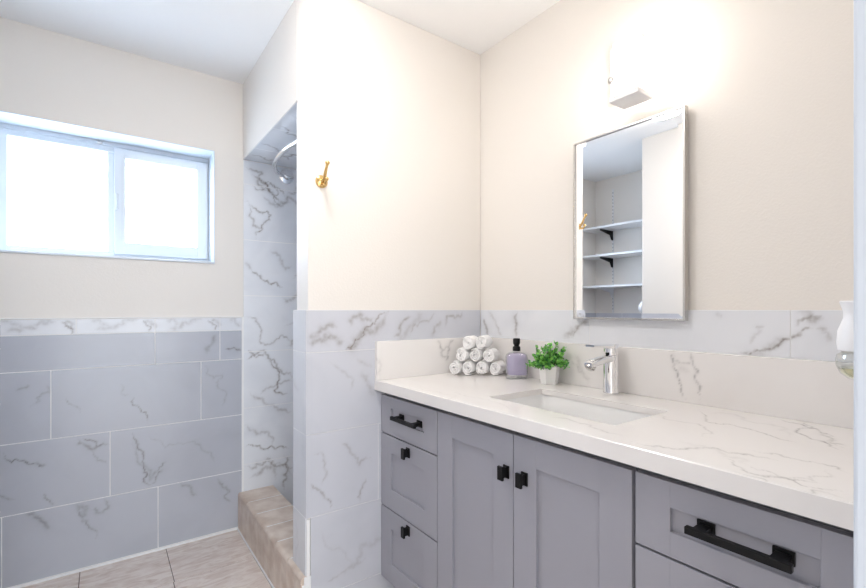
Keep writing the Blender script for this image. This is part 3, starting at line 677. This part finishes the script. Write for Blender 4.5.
A_ = (.90, .436); pA = Vector((.436, -.90))
F0 = Vector((1.231, 1.542)); stepv = Vector((.0452, -.0393))
W_ = {0: ['leftmost roll in the bottom row of the white towel stack', 'second roll from the left in the bottom row of the white towel stack', 'third roll from the left in the bottom row of the white towel stack', 'rightmost bottom roll of the white towel stack, next to the lilac bottle'],
      1: ['left roll in the middle row of three white rolled towels', 'centre roll in the middle row of three white rolled towels', 'right roll in the middle row of three white rolled towels'],
      2: ['left of the two white rolled towels on top of the stack', 'right of the two white rolled towels on top of the stack']}
for row in range(3):
    offs = ([0, 1, 2, 3], [.5, 1.5, 2.5], [1.0, 2.0])[row]
    for k, q in enumerate(offs):
        F = F0 + stepv*q
        towel('rolled_towel', W_[row][k], (F.x, F.y), CZ + .0328 + .0562*row, A_, .084 - .004*((k+row) % 2), .0288, .0326, row*10+k+3)

# soap dispenser
sx, sy = 1.395, 1.325; sz = CZ
root = thing('soap_bottle', 'clear bottle of lilac soap with a black cap between the towels and the plant', 'bottle', (sx, sy, sz))
ang = math.radians(-36)
def rr(z, hx, hy, r): return [Vector((sx + 1.08*(p.x*math.cos(ang) - p.y*math.sin(ang)), sy + 1.08*(p.x*math.sin(ang) + p.y*math.cos(ang)), sz+z)) for p in srect(0, 0, 0, hx, hy, r, 5)]
b = MB().rings([rr(0, .038, .026, .012), rr(.003, .0405, .0285, .014), rr(.088, .0405, .0285, .014), rr(.099, .038, .026, .014), rr(.106, .030, .020, .014), rr(.110, .016, .014, .0135), rr(.118, .013, .013, .0125)])
b.build('glass_body', M['clear'], root, smooth=True)
MB().rings([rr(.016, .0360, .024, .012), rr(.019, .0378, .0258, .013), rr(.087, .0378, .0258, .013), rr(.096, .0358, .0238, .013), rr(.1035, .028, .018, .013), rr(.1065, .0140, .0120, .0115)]).build('liquid_soap', M['liquid'], root, smooth=True)
b = MB().lathe([(.0145, .1145), (.0160, .1155), (.0160, .131), (.0145, .133), (.0105, .135), (.0105, .139), (.0135, .143), (.0150, .149), (.0150, .163), (.0135, .167), (.006, .168)], (sx, sy, sz), 'z', 28)
b.build('cap', M['black'], root, smooth=True)

# plant in a faceted pot
px_, py_ = 1.396, 1.154
root = thing('potted_plant', 'small bushy green plant in a white faceted pot beside the faucet', 'plant', (px_, py_, CZ))
def hexr(z, r, rot=.35): return [Vector((px_ + r*math.cos(2*PI*k/6+rot), py_ + r*math.sin(2*PI*k/6+rot), CZ+z)) for k in range(6)]
MB().rings([hexr(0, .0315), hexr(.002, .0325), hexr(.070, .0415), hexr(.0715, .0408), hexr(.0715, .0375), hexr(.060, .036)]).build('pot', M['pot'], root)
MB().rings([hexr(.060, .0358), hexr(.064, .0355)]).build('moss', M['soil'], root)
b = MB(); lf = MB(); rnd = random.Random(5)
for i in range(46):
    a = rnd.uniform(0, 2*PI); el = rnd.uniform(.05, 1.5)*1.0; Ln = rnd.uniform(.050, .068)*(1.0 if el < .9 else 1.42)
    d = Vector((math.cos(a)*math.cos(el), math.sin(a)*math.cos(el), math.sin(el)))
    p0 = Vector((px_ + d.x*.018, py_ + d.y*.018, CZ+.062)); p1 = p0 + d*Ln
    if p1.x > 1.438: p1.x = 1.438
    pm = (p0+p1)/2 + Vector((0, 0, .006)); b.tube([p0, pm, p1], [.0012, .001, .0007], 5)
    for k in range(9):
        t = .35 + .65*k/8; c = (p0.lerp(pm, t*2) if t < .5 else pm.lerp(p1, t*2-1))
        ld = (d*.5 + Vector((rnd.gauss(0, 1), rnd.gauss(0, 1), rnd.gauss(.25, .8))).normalized()).normalized()
        wv = ld.cross(Vector((rnd.gauss(0, 1), rnd.gauss(0, 1), rnd.gauss(0, 1)))).normalized(); nv = ld.cross(wv)
        l, w2 = rnd.uniform(.014, .021), rnd.uniform(.0055, .0082)
        if (c + ld*l).x > 1.448: continue
        vs_ = [c, c + ld*l*.35 + wv*w2 + nv*.0014, c + ld*l*.75 + wv*w2*.8 + nv*.001, c + ld*l - nv*.001, c + ld*l*.75 - wv*w2*.8 + nv*.001, c + ld*l*.35 - wv*w2 + nv*.0014]
        V_ = [lf.bm.verts.new(v) for v in vs_]; lf.bm.faces.new((V_[0], V_[1], V_[2], V_[3])); lf.bm.faces.new((V_[0], V_[3], V_[4], V_[5]))
lf.build('foliage', M['leaf'], root, fix=False); b.build('stems', M['stem'], root)

# plug-in air freshener on the wall by the door
ax, ay, az = .826, .1535, 1.101
root = thing('air_freshener', 'white plug-in air freshener with a clear oil bulb, beside the white door jamb', 'air freshener', (ax, .118, az))
b = MB().lathe([(.018, .0365), (.0245, .040), (.0255, .050), (.0245, .066), (.0205, .078), (.0185, .084), (.0185, .092), (.0225, .106), (.0215, .1075), (.013, .103)], (ax, ay, az), 'z', 32)
b.box(ax-.020, ax+.020, .1225, ay-.008, az+.042, az+.085, .004, 3); b.build('housing', M['white'], root, smooth=True)
MB().lathe([(.004, 0), (.014, .002), (.022, .009), (.0262, .019), (.0268, .027), (.025, .034), (.020, .0372)], (ax, ay, az), 'z', 32).build('glass_bulb', M['clear'], root, smooth=True)
MB().lathe([(.004, .0015), (.0135, .0035), (.0208, .0100), (.0242, .0165)], (ax, ay, az), 'z', 32).build('oil', M['oil'], root, smooth=True)
MB().box(ax-.035, ax+.035, .1182, .1225, az+.0, az+.115, .0015).build('outlet_plate', M['white'], root)

# ================================================================== shelves in the alcove (seen in the mirror)
root = thing('shelf_standard', 'white slotted shelf standard on the alcove wall, seen in the mirror', 'shelf rail', (-.955, 2.438, 1.17))
b = MB(); b.box(-.9548, -.9475, 2.432, 2.444, 1.17, 2.33, .001)
b.build('rail', M['white'], root)
for k in range(35): MB().box(-.9478, -.9468, 2.4355, 2.4405, 1.20+k*.032, 1.212+k*.032).build('slot', M['cabin'], root)
for k, (z, mt, lb) in enumerate(((1.935, 'black', 'top white alcove shelf on a black bracket, seen in the mirror'), (1.680, 'black', 'middle white alcove shelf on a black bracket, seen in the mirror'), (1.400, 'white', 'lowest white alcove shelf on a white bracket, seen in the mirror'))):
    root = thing('wall_shelf', lb, 'shelf', (-.83, 2.2, z), 'white alcove shelves')
    MB().box(-.9455, -.700, 1.775, 2.625, z, z+.018, .001).build('shelf_board', M['white'], root)
    b = MB(); pr = [(-.9465, z-.0005), (-.745, z-.0005), (-.745, z-.012), (-.90, z-.040), (-.925, z-.085), (-.9465, z-.085)]
    b.rings([[Vector((x, 2.434, zz_)) for x, zz_ in pr], [Vector((x, 2.442, zz_)) for x, zz_ in pr]])
    b.build('shelf_bracket', M[mt], root)
root = thing('wall_dome', 'round white dome fitting on the end of the alcove wall, seen in the mirror', 'wall fitting', (-.305, 1.765, 1.21))
MB().lathe([(.050, 0), (.050, .012), (.044, .028), (.030, .040), (.010, .045)], (-.305, 1.7655, 1.215), 'y', 32).build('dome', M['white'], root, smooth=True)
MB().lathe([(.054, 0), (.054, .004), (.050, .0042)], (-.305, 1.7652, 1.215), 'y', 32).build('base_ring', M['white'], root, smooth=True)
